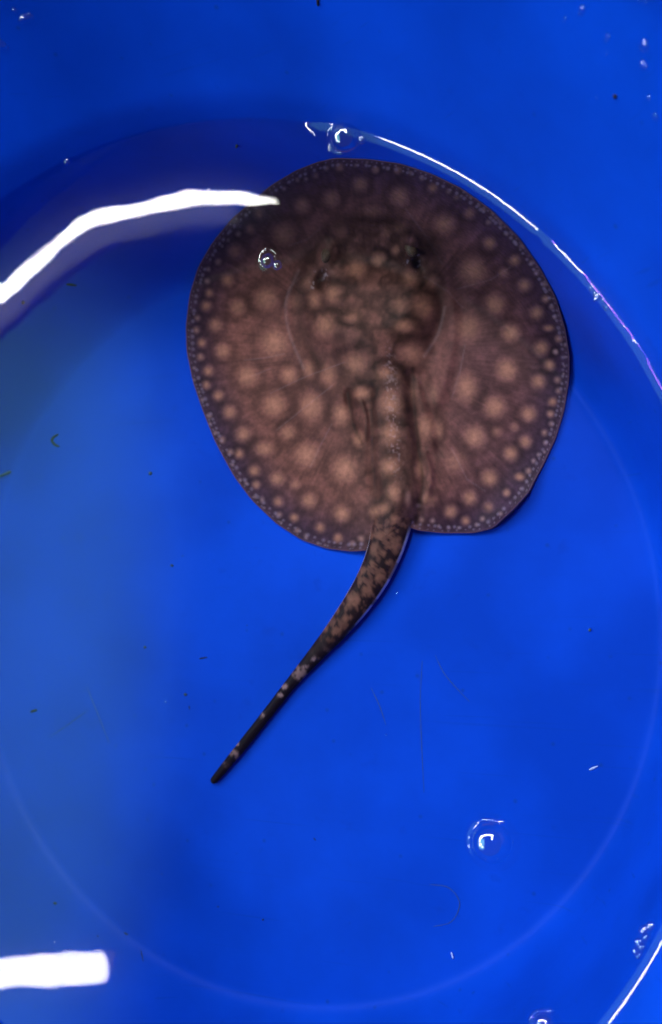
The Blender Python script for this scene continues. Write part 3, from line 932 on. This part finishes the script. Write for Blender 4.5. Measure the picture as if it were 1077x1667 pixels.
# ------------------------------------------------------------------ droplets on the wall
def droplet(uv, a, b, label, group):
    p = on_tub([uv])[0]
    nrm = tub_normal(p)
    s = px_size(p)
    down = Vector((0, 0, -1)); down = (down - nrm * down.dot(nrm)).normalized()
    side = nrm.cross(down).normalized()
    v, f = dome_mesh(1.0, 1.0, 8, 20)
    verts = []
    for (x, y, z) in v:
        k = 1 - 0.22 * (y < 0) * abs(y)              # heavier at its lower end
        verts.append(side * (x * a * s * k) + down * (y * b * s) + nrm * (z * min(a, b) * s * 0.5 - 0.00008))
    o = mesh_obj('water_droplet', verts, f, M_DROP)
    o.location = p
    tag(o, label, 'droplet', group)
GB = 'droplets on the bright wall'
for (uv, a, b, t) in (((947, 17), 7, 9, 'plump round water droplet highest on the bright wall'), ((918, 33), 3.5, 5, 'small upright droplet beside the plump one on the bright wall'),
                      ((988, 62), 5, 8, 'long upright water droplet with a bright tip on the bright wall'), ((987, 87), 2.5, 4, 'tiny droplet just under the long upright one on the bright wall'),
                      ((1049, 75), 11, 10, 'widest flat water droplet on the bright wall'), ((1047, 106), 9, 6, 'slanting pale water droplet under the widest one on the bright wall'),
                      ((971, 159), 3, 4, 'tiny water droplet beside the black speck on the bright wall'), ((1056, 160), 4, 4, 'small round water droplet level with the black speck on the bright wall'),
                      ((1066, 190), 8, 6, 'broad low water droplet lowest on the bright wall'), ((1051, 4), 4, 3, 'tiny flat droplet of a pair close under the tub rim'),
                      ((1040, 3), 3, 3, 'tiny flat droplet of a pair close under the tub rim')):
    droplet(uv, a, b, t, GB)
for (uv, a, b, t) in (((42, 30), 14, 7, 'wide sagging water droplet on the dark shaded wall'), ((24, 17), 5, 5, 'small round water droplet above the sagging one on the shaded wall'),
                      ((4, 74), 8, 10, 'tall water droplet below the sagging one on the shaded wall')):
    droplet(uv, a, b, t, 'droplets on the shaded wall')

# ------------------------------------------------------------------ debris on the floor
def debris(pix, w, mat, name, label, cat='debris', group=None):
    pix = np.array(pix, float)
    path = on_tub(catmull(pix, 5) if len(pix) > 2 else np.array([pix[0] + (pix[1] - pix[0]) * t for t in np.linspace(0, 1, 5)]))
    s = px_size(path[0])
    nr = tub_normal(path[0])
    c = path.mean(0)
    n = len(path)
    rel = path - c + np.array(nr) * (w * s * 0.55)
    rad = [w * s * (0.45 + 0.55 * math.sin(math.pi * (i + .5) / n)) * rng.uniform(.8, 1.15) for i in range(n)]
    v, f = tube(rel, rad, 8)
    o = mesh_obj(name, v, f, mat)
    o.location = c
    tag(o, label, cat, group)
debris([(95, 707), (87, 712), (85, 718), (90, 724), (97, 727)], 2.4, M_DEBRIS, 'waste_strand', 'curled black strand of waste lying on the pale floor')
debris([(-4, 776), (8, 771), (17, 767)], 2.6, M_SILT, 'waste_strand', 'straight olive strand of waste lying on the floor by the shaded wall')
GS = 'dark specks on the tub floor'
for (x, y, dx, dy, w, t) in ((55, 1157, 5, -1.5, 2.0, 'thick black grain of dirt on the floor beside the shaded wall'), (116, 463, 8, 1, 1.9, 'flat black sliver of dirt under the long bent lamp streak'),
                             (89, 1471, 3, 1, 1.8, 'black grain of dirt above the short bright lamp bar'), (231, 1556, 2, 9, 0.7, 'thin upright black sliver beside the short bright lamp bar'),
                             (428, 1497, 1, 1, 1.5, 'single round black dot on bare floor past the tail tip'), (308, 1152, 0.5, 3, 0.9, 'tiny upright dark sliver beside the thin end of the tail'),
                             (331, 1071, 6, -1, 1.2, 'flat dark sliver of dirt level with the middle of the tail'), (767, 825, 5, 3, 0.8, 'thin slanting dark sliver beside the hind lobe of the ray'),
                             (205, 1520, 3, 2, 1.2, 'faint dark grain just off the end of the short lamp bar')):
    debris([(x - dx, y - dy), (x + dx, y + dy)], w, M_DEBRIS, 'dirt_speck', t, 'speck', GS)
for (x, y, dx, dy, w) in ((297, 905, 0.6, 1, 1.0), (159, 1524, 1, 1, 1.1), (355, 1476, 1.4, .8, 0.9), (402, 1018, .8, .8, .8), (263, 1423, 1, 1, .8), (512, 1366, 2, 2, .8)):
    debris([(x - dx, y - dy), (x + dx, y + dy)], w, M_DEBRIS, 'dirt_speck', 'pinpoint dark speck scattered on the bare tub floor', 'speck', 'pinpoint specks on the tub floor')
GC = 'silt clumps under the water'
for (x, y, w, t) in ((37, 491, 4, 'round olive silt clump just below the long bent lamp streak'), (245, 770, 4, 'olive silt clump on the floor beside the ray fin'),
                     (280, 920, 3, 'faint silt clump on the floor off the hind edge of the ray'), (385, 236, 4.5, 'olive silt clump on the underwater wall in front of the ray'),
                     (236, 1053, 3, 'faint silt clump on bare floor between tail and shaded wall'), (302, 1130, 3, 'faint silt clump beside the thin end of the tail'),
                     (960, 1025, 4, 'lone silt clump on the floor near the lit wall')):
    debris([(x - 2, y), (x + 2, y + 1)], w * .75, M_SILT, 'silt_clump', t, 'silt', GC)
debris([(1001, 153), (1003, 160)], 3.0, M_DEBRIS, 'dirt_speck', 'black speck stuck on the bright dry wall below the droplets', 'speck')
debris([(517, -3), (518, 9)], 2.0, M_DEBRIS, 'dirt_speck', 'small black sliver stuck on the dry wall above the large bubble', 'speck')
for pts, t in (([(708, 1066), (722, 1095), (741, 1118), (764, 1142)], 'fine curved dark thread on the floor right of the tail'),
               ([(604, 1120), (618, 1150), (628, 1180)], 'short fine thread on the floor close beside the tail'),
               ([(80, 1200), (110, 1180), (143, 1156)], 'fine slanting thread near the black grain by the shaded wall'),
               ([(140, 1115), (158, 1160), (178, 1210)], 'fine straight thread crossing the floor near the slanting one'),
               ([(687, 1075), (684, 1140), (686, 1210), (690, 1290)], 'longest hair thin thread lying on the bare floor'),
               ([(700, 1440), (730, 1445), (748, 1470), (735, 1500), (705, 1508)], 'hair thin thread curled into a hook near the lone bubble')):
    debris(pts, 0.5, M_SILT, 'hair_strand', t, 'thread', 'thin threads on the tub floor')
for (x, y, dx, dy, t) in ((966, 1250, 7, -3, 'pale slanting fleck on the floor above the lone bubble'), (736, 1555, 1.5, 5, 'pale upright fleck on the floor below the hooked thread')):
    debris([(x - dx, y - dy), (x + dx, y + dy)], 1.5, M_FLECK, 'pale_fleck', t, 'fleck', 'pale flecks on the floor')
